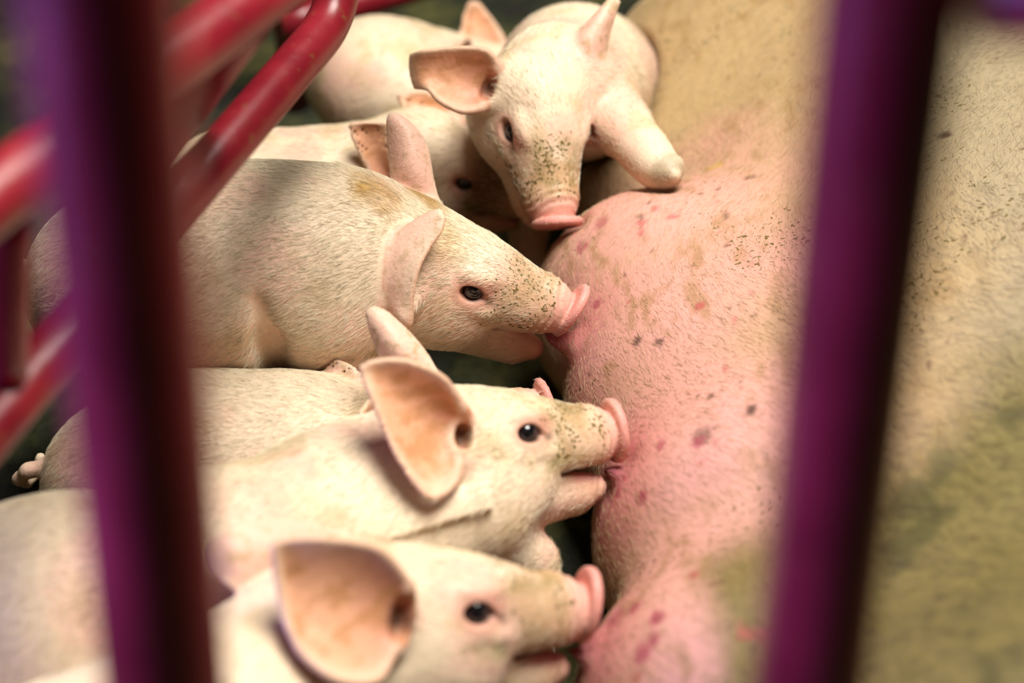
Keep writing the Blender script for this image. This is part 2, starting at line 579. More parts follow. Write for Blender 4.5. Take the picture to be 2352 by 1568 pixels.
def make_pig(name, h, O, fwd, up, s, chain, legs, ears, disc_tilt=0.0, gape=0.03, gape0=0.0008, jaw_drop=0.0, neck_r=40, extra=None, canal=(-1,), ks=1.0, tail=True):
    P = Pig()
    P.name, P.O, P.R, P.s = name, np.asarray(O, float), frame(fwd, up), s
    B = P.B = Body(h)
    T = lambda x, y, z: P.O + P.R @ (np.array([x, y, z]) * 0.001 * s)
    spine = [(T(-38 * ks * ks, 0, -6 - 40 * (1 - ks)), 0.001 * neck_r * s)] + [(W(*c[:3]) if len(c) == 4 else np.array(c[0]), c[-1] * 0.001) for c in chain]
    P.spine = [T(60, 0, 0), T(0, 0, 0)] + [c[0] for c in spine]
    B.chain(spine, 0.030)
    # short curled tail
    (q1, r1), (q0, r0) = spine[-1], spine[-2]
    d = unit(q1 - q0); sd = unit(np.cross(d, [0, 0, 1.0])); zz = np.array([0, 0, 1.0])
    t0 = q1 + unit(d + 0.45 * zz) * r1 * 0.97
    tp = [t0, t0 + d * .012 - zz * .002, t0 + d * .020 - zz * .012 + sd * .004, t0 + d * .018 - zz * .022 + sd * .012, t0 + d * .010 - zz * .020 + sd * .020, t0 + d * .008 - zz * .010 + sd * .022]
    P.tail = t0 + d * .012 - zz * .01 + sd * .01
    for (a, ra), (b, rb) in [] if not tail else zip(zip(tp[:-1], (.0058, .0050, .0045, .0042, .0040)), zip(tp[1:], (.0050, .0045, .0042, .0040, .0038))):
        B.cone(a, b, ra, rb, 0.004)
    P.hooves = []
    for leg in legs:
        pts = [(np.array(p[:3], float), p[3] * 0.001) for p in leg]
        B.chain(pts, 0.016)
        P.hooves.append(pts[-1][0])
    head_prims(B, P.O, P.R, s, disc_tilt, gape, gape0, jaw_drop, ks)
    P.ears = []
    for e, st in zip((-1, 1), ears):
        base = T(-42, 36 * e, 20)
        if st is None:
            G, inn = default_ear(P.O, P.R, s, e)
        else:
            G, inn = ear_grid(st, depth_of(base))
        rad = ear_radius(G, s)
        mid = G[0, G.shape[1] // 2]
        for j in (3, G.shape[1] // 2, G.shape[1] - 4):
            B.cone(G[1, j], T(-36, 20 * e, 6), 0.0045 * s, 0.013 * s, 0.010)
        B.sheet(G, rad, 0.004)
        if st is not None and e in canal:       # the ear canal
            cv = G[2, int(G.shape[1] * 0.55)]
            a1 = unit(G[2, -1] - G[2, 0]); a2 = unit(inn - (inn @ a1) * a1)
            B.ell(cv + inn * 0.0035, np.array([0.010, 0.0065, 0.005]) * s, np.stack([a1, a2, np.cross(a1, a2)], 1), k=0.006, op='s')
        P.ears.append((G, inn, e))
    if extra:
        extra(B, P)
    B.evaluate()
    return P


PALE = np.array([0.79, 0.625, 0.455])
PINK = np.array([0.78, 0.42, 0.34])
ROSE = np.array([0.72, 0.27, 0.24])
EARIN = np.array([0.74, 0.36, 0.20])
MUD = np.array([0.17, 0.13, 0.035])
OCHRE = np.array([0.50, 0.29, 0.05])
DARK = np.array([0.05, 0.025, 0.015])


def mix(c, d, t):
    return c * (1 - t[:, None]) + d * t[:, None]


def pig_colour(P, V, N, dirt=1.0, seed=0, ochre=(), grubby_shade=0.0):
    q = ((V - P.O) @ P.R) / P.s * 1000.0             # head frame, mm
    x, y, z = q[:, 0], q[:, 1], q[:, 2]
    ay = np.abs(y)
    c = np.tile(PALE, (len(V), 1))
    n1 = fbm(V, 22, seed)
    c = mix(c, PINK, 0.6 * smooth01(0.46, 0.68, n1))
    n2 = fbm(V, 38, seed + 5)
    c = mix(c, np.array([0.60, 0.47, 0.24]), 0.45 * dirt * smooth01(0.56, 0.74, n2))
    head = smooth01(-62, -40, x) * (np.linalg.norm(q - [10, 0, -8], axis=1) < 105) * (ay < 46 - 0.2 * np.maximum(x, 0)) * (z > -66)
    # snout blush
    sn = head * smooth01(22, 60, x)
    c = mix(c, np.array([0.66, 0.39, 0.25]), 0.75 * sn)
    c = mix(c, np.array([0.44, 0.27, 0.125]), 0.7 * dirt * head * smooth01(8, 42, x + 26 * (fbm(V, 50, seed + 53, 2) - 0.5)) * (1 - smooth01(52, 68, x)) * smooth01(-30, -16, z) * smooth01(0.22, 0.55, fbm(V, 85, seed + 51, 3)))
    c = mix(c, PINK, head * smooth01(58, 68, x) * 0.85)
    c = mix(c, ROSE, head * smooth01(69, 76, x) * 0.75)
    # eye rims
    er = np.sqrt(((x - 8) / 1.35) ** 2 + (z - 6) ** 2 + ((ay - 29) * 0.7) ** 2)
    c = mix(c, np.array([0.62, 0.30, 0.22]), head * 0.75 * (1 - smooth01(7, 16, er)))
    c = mix(c, DARK, head * (1 - smooth01(5.0, 7.0, er)) * 0.85)
    c = mix(c, DARK * 2.5, head * np.exp(-(((x - 20) / 3.2) ** 2 + ((z - 2.5) / 2.6) ** 2)) * (ay > 15) * 0.8)
    if P.name in 'ABCD':
        c = mix(c, np.array([0.60, 0.26, 0.20]), head * 0.6 * np.exp(-(((x - 19) / 7) ** 2 + ((z - 12) / 4.5) ** 2)) * (ay > 12))
        c = mix(c, np.array([0.20, 0.11, 0.05]), head * 0.7 * dirt * np.exp(-(((x - 5) / 9) ** 2 + ((z + 9) / 4.0) ** 2)) * (ay > 15) * smooth01(.35, .6, fbm(V, 170, seed + 41, 2)))
    # mouth: pink lips and a darker corner
    md = np.abs(z + 22.5 + 0.1 * np.maximum(x - 33, 0))
    lip = head * smooth01(36, 48, x) * (z < -24) * (z > -36) * (1 - smooth01(2, 9, md))
    c = mix(c, np.array([0.62, 0.25, 0.24]), 0.8 * lip)
    c = mix(c, DARK * 2, head * np.exp(-(((x - 33) / 5) ** 2 + ((z + 22.5) / 3) ** 2)) * 0.8)
    # dirt on the snout: grains, a greenish saddle
    grime = dirt * head * smooth01(6, 32, x) * (1 - smooth01(60, 68, x)) * smooth01(-26, -12, z) * smooth01(0.30, 0.66, fbm(V, 75, seed + 10, 2))
    c = mix(c, MUD * 1.3, dirt * 0.5 * head * smooth01(14, 30, x) * (1 - smooth01(50, 66, x)) * smooth01(8, 15, z) * smooth01(.4, .6, fbm(V, 110, seed + 3, 2)))
    ch = head * np.exp(-(((x - 22) / 17) ** 2 + ((z + 13) / 7) ** 2)) * smooth01(.38, .6, fbm(V, 60, seed + 15, 2))
    c = mix(c, np.array([0.36, 0.33, 0.13]), 0.8 * dirt * ch)
    if grubby_shade:
        c = mix(c, np.array([0.10, 0.06, 0.025]), grubby_shade * head * smooth01(-12, 22, x) * smooth01(0.25, 0.55, fbm(V, 40, seed + 17)))  # face dirt; on E it also paints in the shade under its neighbour
    for p, r, a in ochre:
        d = np.linalg.norm(V - p, axis=1)
        c = mix(c, OCHRE, a * (1 - smooth01(0.3 * r, r, d + 0.5 * r * (fbm(V, 60, seed + 8, 2) - 0.5) * 2)))
    # ears: orange flesh inside, pink outside
    earw = np.zeros(len(V)); inner = np.zeros(len(V))
    for G, inn, e in P.ears:
        pts = G[::2, ::2].reshape(-1, 3)
        near = np.where(((V > pts.min(0) - 0.006) & (V < pts.max(0) + 0.006)).all(1))[0]
        if len(near) == 0:
            continue
        D = np.full(len(near), 1.0); I = np.zeros(len(near), int)
        for k, p in enumerate(pts):
            d = ((V[near] - p) ** 2).sum(1)
            b = d < D
            D[b] = d[b]; I[b] = k
        ok = (1 - smooth01(0.0045 * P.s, 0.0065 * P.s, np.sqrt(D)))
        ins = smooth01(-0.1, 0.35, (N[near] * inn).sum(1))
        sfrac = (I // len(range(0, G.shape[1], 2))) / (len(range(0, G.shape[0], 2)) - 1.0)
        c[near] = mix(c[near], PINK * 0.75 + PALE * 0.25, ok * 0.8)
        c[near] = mix(c[near], EARIN, ok * ins * 0.85)
        tt = ((I % len(range(0, G.shape[1], 2))) / (len(range(0, G.shape[1], 2)) - 1.0))
        c[near] = mix(c[near], np.array([0.55, 0.22, 0.15]), ok * ins * 0.6 * (1 - smooth01(0.1, .5, sfrac)))
        rim = smooth01(0.80, 0.97, np.maximum(np.abs(2 * tt - 1), sfrac))
        c[near] = mix(c[near], np.array([0.48, 0.22, 0.085]), ok * ins * 0.7 * (1 - rim) * smooth01(0.42, 0.66, fbm(V[near] * [1, 1, 2.2], 75, seed + 61, 3)))
        c[near] = mix(c[near], PALE * 0.9, ok * rim * 0.5)
        hole_shade = np.exp(-((sfrac - 0.05) / 0.10) ** 2 - ((tt - 0.55) / 0.18) ** 2)  # dark inside of the ear canal, recess shade put into the colour
        c[near] = mix(c[near], DARK * 2.2, ok * ins * hole_shade)
        speck = smooth01(0.6, 0.7, fbm(V[near], 190, seed + 4, 2))
        c[near] = mix(c[near], MUD * 1.8, ok * (1 - ins) * speck * 0.45 * dirt)
        earw[near] = np.maximum(earw[near], ok); inner[near] = np.maximum(inner[near], ok * ins)
    # hooves, bare shins
    legw = np.zeros(len(V))
    for hp in P.hooves:
        d = np.linalg.norm(V - hp, axis=1)
        c = mix(c, np.array([0.46, 0.36, 0.24]), 1 - smooth01(0.012, 0.017, d))
        legw = np.maximum(legw, 1 - smooth01(0.03, 0.08, d))
    # where the bristles grow
    w = np.ones(len(V))
    w *= 1 - 0.9 * head * smooth01(48, 64, x)
    w *= 1 - 0.45 * head * smooth01(-10, 30, x)
    w *= 1 - 0.88 * earw
    w *= 1 - 0.95 * inner
    w *= 1 - head * (1 - smooth01(8.5, 12, er))
    w *= 1 - head * lip
    w *= 1 - 0.7 * legw
    w *= smooth01(0.018, 0.03, np.linalg.norm(V - P.tail, axis=1))
    c = np.concatenate([np.clip(c, 0.004, 0.95), np.clip(grime, 0, 1)[:, None]], 1)
    return c, np.clip(w, 0, 1)


def pig_flow(P):
    pts = np.array(P.spine)
    def f(V):
        best = np.full(len(V), 1e9); D = np.zeros((len(V), 3))
        for a, b in zip(pts[:-1], pts[1:]):
            ab = b - a
            t = np.clip(((V - a) @ ab) / (ab @ ab), 0, 1)
            d = np.linalg.norm(V - a - t[:, None] * ab, axis=1)
            m = d < best
            best[m] = d[m]; D[m] = unit(ab)
        return D + np.array([0, 0, -0.35])
    return f


def finish_pig(P, label, seed=0, dirt=1.0, hair=0, hair_len=0.0068, hair_rad=0.00009, ochre=(), eyes=(1, 1), grubby_shade=0.0):
    V, Q = P.B.mesh()
    N = vert_normals(V, Q)
    c, w = pig_colour(P, V, N, dirt, seed, ochre, grubby_shade)
    base = V.mean(0).copy(); base[2] = 0.0
    root = empty('piglet', base, label, 'piglet', 'piglets suckling in a row')
    o = mesh_object('body', V, Q, MAT_SKIN, None, c)
    adopt(o, root)
    for e, on in zip((-1, 1), eyes):
        cpos = P.O + P.R @ (np.array([7.3, 24.6 * e, 6.0]) * 0.001 * P.s)
        bm = sphere_mesh('eye', cpos, 0.0078 * P.s)
        adopt(bm, root)
    if hair:
        def tint(X, r):
            n = fbm(X, 38, seed + 5)
            m = fbm(X, 26, seed + 31)
            t = np.tile(np.array([0.90, 0.81, 0.62]), (len(X), 1))
            t = mix(t, np.array([0.55, 0.41, 0.18]), 0.5 * dirt * smooth01(0.52, 0.70, n))
            for p, rr, a in ochre:
                d = np.linalg.norm(X - p, axis=1)
                t = mix(t, OCHRE, a * (1 - smooth01(0.3 * rr, rr, d + 0.5 * rr * (fbm(X, 60, seed + 8, 2) - 0.5) * 2)))
            k = r.random(len(X))
            t = t * (0.80 + 0.30 * k[:, None])
            dk = (k < 0.08)
            t[dk] = np.array([0.30, 0.20, 0.10])
            return np.clip(t, 0, 0.92)
        toward = np.array([0, -CT, ST])
        vis = smooth01(-0.45, -0.15, N @ toward)
        hair_object('bristles', V, Q, N, hair, hair_len, hair_rad, pig_flow(P), tint, w * vis, root, seed=seed + 3)
    return root


_sph = None


def sphere_mesh(name, c, r):
    n, m = 24, 16
    V = [[0, 0, 1]]
    for i in range(1, m):
        for j in range(n):
            a, b = math.pi * i / m, 2 * math.pi * j / n
            V.append([math.sin(a) * math.cos(b), math.sin(a) * math.sin(b), math.cos(a)])
    V.append([0, 0, -1])
    V = np.array(V) * r + c
    me = bpy.data.meshes.new(name)
    F = [(0, 1 + j, 1 + (j + 1) % n) for j in range(n)]
    for i in range(m - 2):
        for j in range(n):
            p = 1 + i * n
            F.append((p + j, p + n + j, p + n + (j + 1) % n, p + (j + 1) % n))
    p = 1 + (m - 2) * n
    F += [(p + (j + 1) % n, p + j, len(V) - 1) for j in range(n)]
    me.from_pydata(V.tolist(), [], F)
    for f in me.polygons:
        f.use_smooth = True
    me.materials.append(MAT_EYE)
    o = bpy.data.objects.new(name, me)
    COL.objects.link(o)
    return o

#@@SETTING@@
# ------------------------------------------------------------------ the setting: pen floor
def floor_material():
    m, nt, b = new_mat('dirty_pen_floor')
    tc = node(nt, 'ShaderNodeTexCoord')
    n1 = node(nt, 'ShaderNodeTexNoise'); n1.inputs['Scale'].default_value = 9; n1.inputs['Detail'].default_value = 8
    n2 = node(nt, 'ShaderNodeTexNoise'); n2.inputs['Scale'].default_value = 60; n2.inputs['Detail'].default_value = 6
    nt.links.new(tc.outputs['Object'], n1.inputs['Vector']); nt.links.new(tc.outputs['Object'], n2.inputs['Vector'])
    r = node(nt, 'ShaderNodeValToRGB')
    r.color_ramp.elements[0].position = 0.36; r.color_ramp.elements[0].color = (0.006, 0.006, 0.002, 1)
    r.color_ramp.elements[1].position = 0.66; r.color_ramp.elements[1].color = (0.085, 0.08, 0.018, 1)
    e = r.color_ramp.elements.new(0.5); e.color = (0.022, 0.026, 0.006, 1)
    mx = node(nt, 'ShaderNodeMath', operation='ADD')
    mm = node(nt, 'ShaderNodeMath', operation='MULTIPLY'); mm.inputs[1].default_value = 0.35
    nt.links.new(n2.outputs['Fac'], mm.inputs[0]); nt.links.new(n1.outputs['Fac'], mx.inputs[0]); nt.links.new(mm.outputs[0], mx.inputs[1])
    ms = node(nt, 'ShaderNodeMath', operation='SUBTRACT'); ms.inputs[1].default_value = 0.17
    nt.links.new(mx.outputs[0], ms.inputs[0]); nt.links.new(ms.outputs[0], r.inputs['Fac'])
    nt.links.new(r.outputs['Color'], b.inputs['Base Color'])
    bu = node(nt, 'ShaderNodeBump'); bu.inputs['Distance'].default_value = 0.01
    nt.links.new(n2.outputs['Fac'], bu.inputs['Height']); nt.links.new(bu.outputs['Normal'], b.inputs['Normal'])
    b.inputs['Roughness'].default_value = 0.8
    return m


fv = [(-3, -1.5, 0), (3, -1.5, 0), (3, 4.5, 0), (-3, 4.5, 0), (-3, -1.5, -.08), (3, -1.5, -.08), (3, 4.5, -.08), (-3, 4.5, -.08)]
fl = mesh_object('floor', np.array(fv), np.array([(0, 1, 2, 3), (7, 6, 5, 4), (0, 4, 5, 1), (1, 5, 6, 2), (2, 6, 7, 3), (3, 7, 4, 0)]), floor_material(), smooth=False)
fl['kind'] = 'structure'


def wall_material():
    m, nt, b = new_mat('limewashed_barn_wall')
    tc = node(nt, 'ShaderNodeTexCoord')
    n1 = node(nt, 'ShaderNodeTexNoise'); n1.inputs['Scale'].default_value = 3; n1.inputs['Detail'].default_value = 8
    nt.links.new(tc.outputs['Object'], n1.inputs['Vector'])
    r = node(nt, 'ShaderNodeValToRGB')
    r.color_ramp.elements[0].color = (0.10, 0.085, 0.05, 1); r.color_ramp.elements[1].color = (0.30, 0.27, 0.20, 1)
    nt.links.new(n1.outputs['Fac'], r.inputs['Fac']); nt.links.new(r.outputs['Color'], b.inputs['Base Color'])
    b.inputs['Roughness'].default_value = 0.9
    return m


MAT_WALL = wall_material()
for nm, lo, hi in (('wall_back', (-3, 4.5, 0), (3, 4.6, 2.8)), ('wall_left', (-3.1, -1.5, 0), (-3, 4.5, 2.8)), ('wall_right', (3, -1.5, 0), (3.1, 4.5, 2.8))):
    wv = np.array([(x, y, z) for z in (lo[2], hi[2]) for y in (lo[1], hi[1]) for x in (lo[0], hi[0])])
    o = mesh_object(nm, wv, np.array([(0, 2, 3, 1), (4, 5, 7, 6), (0, 1, 5, 4), (2, 6, 7, 3), (0, 4, 6, 2), (1, 3, 7, 5)]), MAT_WALL, smooth=False)
    o['kind'] = 'structure'

# ------------------------------------------------------------------ red tubular crate
def paint_material():
    m, nt, b = new_mat('worn_red_paint')
    tc = node(nt, 'ShaderNodeTexCoord')
    n1 = node(nt, 'ShaderNodeTexNoise'); n1.inputs['Scale'].default_value = 22; n1.inputs['Detail'].default_value = 7
    n2 = node(nt, 'ShaderNodeTexNoise'); n2.inputs['Scale'].default_value = 120; n2.inputs['Detail'].default_value = 4
    nt.links.new(tc.outputs['Object'], n1.inputs['Vector']); nt.links.new(tc.outputs['Object'], n2.inputs['Vector'])
    r = node(nt, 'ShaderNodeValToRGB')
    r.color_ramp.elements[0].position = 0.30; r.color_ramp.elements[0].color = (0.17, 0.006, 0.015, 1)
    r.color_ramp.elements[1].position = 0.75; r.color_ramp.elements[1].color = (0.31, 0.016, 0.027, 1)
    nt.links.new(n1.outputs['Fac'], r.inputs['Fac'])
    d = node(nt, 'ShaderNodeValToRGB')
    d.color_ramp.elements[0].position = 0.62; d.color_ramp.elements[0].color = (0, 0, 0, 1)
    d.color_ramp.elements[1].position = 0.72; d.color_ramp.elements[1].color = (1, 1, 1, 1)
    nt.links.new(n2.outputs['Fac'], d.inputs['Fac'])
    mx = node(nt, 'ShaderNodeMix', data_type='RGBA')
    mx.inputs['B'].default_value = (0.20, 0.15, 0.035, 1)
    mu = node(nt, 'ShaderNodeMath', operation='MULTIPLY'); mu.inputs[1].default_value = 0.35
    nt.links.new(d.outputs['Color'], mu.inputs[0]); nt.links.new(mu.outputs[0], mx.inputs['Factor'])
    nt.links.new(r.outputs['Color'], mx.inputs['A']); nt.links.new(mx.outputs['Result'], b.inputs['Base Color'])
    mr = node(nt, 'ShaderNodeMapRange'); mr.inputs['To Min'].default_value = 0.22; mr.inputs['To Max'].default_value = 0.48
    nt.links.new(n1.outputs['Fac'], mr.inputs['Value']); nt.links.new(mr.outputs['Result'], b.inputs['Roughness'])
    bu = node(nt, 'ShaderNodeBump'); bu.inputs['Distance'].default_value = 0.0008; bu.inputs['Strength'].default_value = 0.4
    nt.links.new(n2.outputs['Fac'], bu.inputs['Height']); nt.links.new(bu.outputs['Normal'], b.inputs['Normal'])
    return m


MAT_RED = paint_material()


def tube(name, pts, r, parent=None, seg=28, flat=1.0, flat_axis=None):
    """round bar through points with end caps; flat < 1 squashes the section"""
    pts = [np.array(p, float) for p in pts]
    n = len(pts)
    V = []; ref = None
    for i, p in enumerate(pts):
        t = unit(pts[min(i + 1, n - 1)] - pts[max(i - 1, 0)])
        if ref is None:
            ref = np.array(flat_axis, float) if flat_axis is not None else np.cross(t, [0.3, 0.2, 0.9])
        a = unit(ref - (ref @ t) * t)
        bb = np.cross(t, a)
        ref = a
        for j in range(seg):
            an = 2 * math.pi * j / seg
            V.append(p + r * (math.cos(an) * a * flat + math.sin(an) * bb))
    Fq = []
    for i in range(n - 1):
        for j in range(seg):
            k = (j + 1) % seg
            Fq.append((i * seg + j, i * seg + k, (i + 1) * seg + k, (i + 1) * seg + j))
    V += [pts[0], pts[-1]]
    c0, c1 = len(V) - 2, len(V) - 1
    for j in range(seg):
        k = (j + 1) % seg
        Fq.append((c0, k, j)); Fq.append((c1, (n - 1) * seg + j, (n - 1) * seg + k))
    me = bpy.data.meshes.new(name)
    me.from_pydata([tuple(v) for v in V], [], Fq)
    for f in me.polygons:
        f.use_smooth = len(f.vertices) == 4
    me.materials.append(MAT_RED)
    o = bpy.data.objects.new(name, me)
    COL.objects.link(o)
    if parent is not None:
        adopt(o, parent)
    return o


def arc(a, b, c, rad, n=8):
    """rounded corner a-b-c"""
    a, b, c = map(lambda v: np.array(v, float), (a, b, c))
    p = b + unit(a - b) * rad; q = b + unit(c - b) * rad
    return [a] + [(1 - t) ** 2 * p + 2 * t * (1 - t) * b + t * t * q for t in np.linspace(0, 1, n)] + [c]

#@@BARS@@
def pw(px, py, y):
    """world point at a pixel on the upright plane at distance y"""
    d = W(px, py, 1.0) - np.array([0, 0, CAMH])
    return np.array([0, 0, CAMH]) + d * (y / d[1])


def pz(px, py, z):
    d = W(px, py, 1.0) - np.array([0, 0, CAMH])
    return np.array([0, 0, CAMH]) + d * ((z - CAMH) / d[2])


def upright(label, top_px, bot_px, y, r):
    t = pw(top_px[0], top_px[1], y); q = pw(bot_px[0], bot_px[1], y)
    d = (t - q) / (t[2] - q[2])
    hi = t + d * (1.05 - t[2]); lo = q + d * (0.002 - q[2])
    o = tube('crate_upright', [lo + (hi - lo) * k / 10 for k in range(11)], r)
    o['label'] = label; o['category'] = 'bar'
    return o


upright('dark red crate upright nearest the camera on the left, blurred', (232, 0), (380, 1568), 0.415, 0.0205)
upright('dark red crate upright nearest the camera on the right, across the sow', (2048, 0), (1858, 1568), 0.415, 0.0188)

ra = pw(2048, -75, 0.415) + np.array([0.0225, 0, 0])
nr = tube('crate_rail', [ra, ra + np.array([0.2, 0, 0]), ra + np.array([0.6, 0, 0])], 0.019)
nr['label'] = 'near dark red rail running off the top right corner'; nr['category'] = 'rail'

# side rails of the crate, seen at the left
zr1 = 0.37
p0 = pz(0, 950, zr1); p1 = pz(782, 28, zr1)
dr = unit(p1 - p0)
pts = arc(p0 - dr * 0.55, p1 + dr * 0.004, p1 + dr * 0.004 + np.array([0.0, 0.01, 0.5]), 0.045, 12)
rail = tube('crate_rail', pts, 0.0148)
rail['label'] = 'lower red crate rail slanting over the piglets, bending upward at its far end'; rail['category'] = 'rail'
zr2 = 0.50
q0 = pz(0, 440, zr2); q1 = pz(600, -15, zr2)
dq = unit(q1 - q0)
rail2 = tube('crate_rail', [q0 - dq * 0.5, q0, q1, q1 + dq * 0.35], 0.0165)
rail2['label'] = 'upper red crate rail, higher and nearer than the one over the piglets'; rail2['category'] = 'rail'



def post(label, a, b, r, flat, ax):
    o = tube('crate_post', [a + (b - a) * k / 8 for k in range(9)], r, flat=flat, flat_axis=ax)
    o['label'] = label; o['category'] = 'post'
    return o


def ground_post(label, px_hi, px_lo, y, r, flat=1.0, ax=(1, 0, 0), z_hi=0.62):
    t = pw(px_hi[0], px_hi[1], y); q = pw(px_lo[0], px_lo[1], y)
    d = (t - q) / (t[2] - q[2])
    return post(label, q + d * (0.002 - q[2]), t + d * (z_hi - t[2]), r, flat, ax)


def shorten(a, b, e=0.0185):
    d = unit(b - a)
    return a + d * e, b - d * e


post('flat dark red strut joining the two slanting rails near the top', pz(503, 356, zr1) + np.array([-0.050, 0.042, -0.03]), shorten(pz(503, 356, zr1), pz(590, -10, zr2))[1], 0.0125, 0.35, (0, 1, 0.2))
post('dark red strut joining the two rails at the left edge of the picture', *shorten(pz(15, 925, zr1), pz(18, 425, zr2)), 0.0105, 0.8, (0, 1, 0))
ground_post('dark red crate post at the top, beside the farthest piglet', (668, 30), (680, 280), 1.62, 0.022, 0.75, (1, 0, 0), 0.60)
q0 = pz(700, 40, 0.10); q1 = pz(930, -25, 0.10)
dq = unit(q1 - q0)
r3 = tube('crate_rail', [q0 - dq * 0.03, q0, q1, q1 + dq * 0.05], 0.016)
r3['label'] = 'low dark red rail far behind the piglets at the top edge'; r3['category'] = 'rail'

#@@PIGS@@
# ------------------------------------------------------------------ piglets
def legs_for(sh, hip, bend=0.02):
    """four jointed legs down to the floor from shoulder and hip centres"""
    sh = np.asarray(sh, float); hip = np.asarray(hip, float)
    d = hip - sh; d[2] = 0; d = unit(d)
    l = np.array([-d[1], d[0], 0])
    out = []
    for c, rear in ((sh, 0), (hip, 1)):
        for e in (-1, 1):
            p = c + l * e * 0.036
            z = p[2]
            f = -1 if rear == 0 else 1
            k1 = p + np.array([0, 0, -0.45 * z]) - d * (bend if rear else -bend * 0.6)
            k2 = p + np.array([0, 0, -0.75 * z]) + d * (bend if rear else -bend * 0.2)
            k3 = p.copy(); k3[2] = 0.014; k3 += d * bend * 0.3
            out.append([(*p, 40 if rear else 34), (*k1, 23 if rear else 19), (*k2, 13), (*k3, 11.5)])
    return out


HF = 0.0016 if not FASTMESH else 0.003      # lattice of the piglets in focus
HC = 0.0028 if not FASTMESH else 0.004      # lattice of those behind

EAR_A = [[[(948, 680, 8), (918, 705, -6), (938, 742, -12)], [(950, 610, 16), (878, 625, -4), (945, 668, -18)],
          [(975, 560, 12), (893, 565, -6), (960, 610, -20)], [(1000, 520, 4), (940, 522, -8), (985, 565, -18)],
          [(1010, 497, -4), (985, 495, -10), (1010, 530, -16)], [(1014, 488, -10), (1008, 486, -11), (1018, 500, -14)]],
         [[(912, 462, 0), (960, 480, 5), (1005, 480, 0)], [(903, 400, 2), (950, 395, -7), (990, 415, 4)],
          [(895, 320, 2), (935, 310, -6), (976, 335, 4)], [(893, 280, 0), (915, 275, -3), (945, 290, 2)],
          [(898, 265, 0), (908, 264, 0), (920, 270, 0)]]]
EAR_B = [[[(1058, 930, -6), (1070, 1000, 6), (1050, 1070, -12)], [(1015, 868, -16), (1010, 990, 0), (1038, 1112, -24)],
          [(935, 832, -26), (945, 965, -12), (985, 1138, -34)], [(868, 830, -30), (885, 920, -24), (912, 1045, -36)],
          [(830, 845, -32), (838, 870, -32), (852, 905, -34)]],
         [[(920, 870, 0), (960, 880, 2), (1000, 865, 0)], [(875, 810, 2), (920, 810, -7), (975, 815, 2)],
          [(853, 755, 0), (890, 755, -6), (935, 765, 2)], [(845, 718, 0), (860, 710, 0), (890, 722, 0)]]]
EAR_C = [[[(935, 1340, -10), (930, 1420, -4), (900, 1500, -18)], [(865, 1262, -26), (845, 1410, -16), (862, 1562, -36)],
          [(748, 1240, -38), (745, 1400, -30), (775, 1560, -48)], [(655, 1243, -42), (668, 1375, -36), (698, 1505, -48)],
          [(628, 1256, -44), (642, 1360, -42), (662, 1440, -46)]],
         [[(800, 1235, -4), (775, 1265, 0), (720, 1295, -6)], [(650, 1200, -32), (650, 1260, -44), (640, 1330, -36)],
          [(550, 1212, -54), (550, 1280, -62), (580, 1368, -56)], [(495, 1240, -62), (490, 1290, -62), (530, 1340, -64)]]]
EAR_D = [[[(1145, 150, 0), (1130, 200, 8), (1105, 250, 0)], [(1110, 115, -6), (1080, 185, 8), (1060, 255, -4)],
          [(1030, 113, -8), (1020, 175, 2), (1010, 232, -6)], [(970, 120, -8), (968, 165, 0), (985, 205, -4)],
          [(945, 128, 6), (945, 165, 6), (955, 200, 6)]],
         [[(1320, 125, 0), (1340, 165, -2), (1365, 215, 0)], [(1325, 85, 2), (1350, 110, -9), (1380, 150, 6)],
          [(1365, 40, 0), (1380, 52, -7), (1400, 65, 4)], [(1400, 0, 0), (1408, -2, 0), (1420, 5, 0)]]]
EAR_E = [[[(880, 450, -4), (905, 430, 2), (930, 440, -4)], [(835, 370, -14), (870, 365, -8), (905, 380, -14)],
          [(808, 310, -20), (845, 300, -16), (895, 300, -20)], [(803, 287, -22), (830, 280, -22), (885, 283, -22)]],
         [[(1062, 275, 4), (1050, 300, 6), (1045, 325, 2)], [(990, 216, 0), (988, 248, 4), (1000, 292, 0)], [(915, 218, 0), (917, 230, 0), (925, 245, 0)]]]
EAR_F = [None,
         [[(1060, 115, 0), (1110, 125, 5), (1170, 115, 0)], [(1062, 60, 0), (1100, 55, 5), (1140, 60, 0)], [(1075, 10, 0), (1088, 4, 0), (1105, 12, 0)]]]

pigs = {}


def want(k):
    return ONLY is None or k in ONLY


def creases_a(B, P):
    # fold between foreleg and belly, and behind the neck
    for a, b, r0, r1 in (((598, 700, 1.236), (620, 790, 1.254), .002, .006), ((620, 790, 1.254), (642, 865, 1.285), .006, .008)):
        B.cone(W(*a), W(*b), r0, r1, 0.016, 's')


if want('A'):
    pigs['A'] = make_pig('A', HF, (-0.033, 1.0622, 0.1917), (0.952, -0.137, -0.272), (0.28, 0.038, 0.959), 1.044,
                         [(800, 610, 1.31, 64), (600, 625, 1.31, 72), (410, 640, 1.31, 74), (275, 660, 1.31, 66)],
                         legs_for(W(770, 660, 1.31), W(330, 680, 1.31)), EAR_A, disc_tilt=0.30, gape=0.02, jaw_drop=7, canal=(), extra=creases_a)
def chest_b(B, P):
    B.cone(W(1075, 1175, 1.15), W(850, 1260, 1.14), 0.036, 0.048, 0.02)
    a = W(1120, 1240, 1.17); f = W(1215, 1290, 1.19)
    B.chain([(a, 0.026), (f, 0.017), (np.array([f[0] + 0.005, f[1] + 0.01, 0.014]), 0.012)], 0.012)


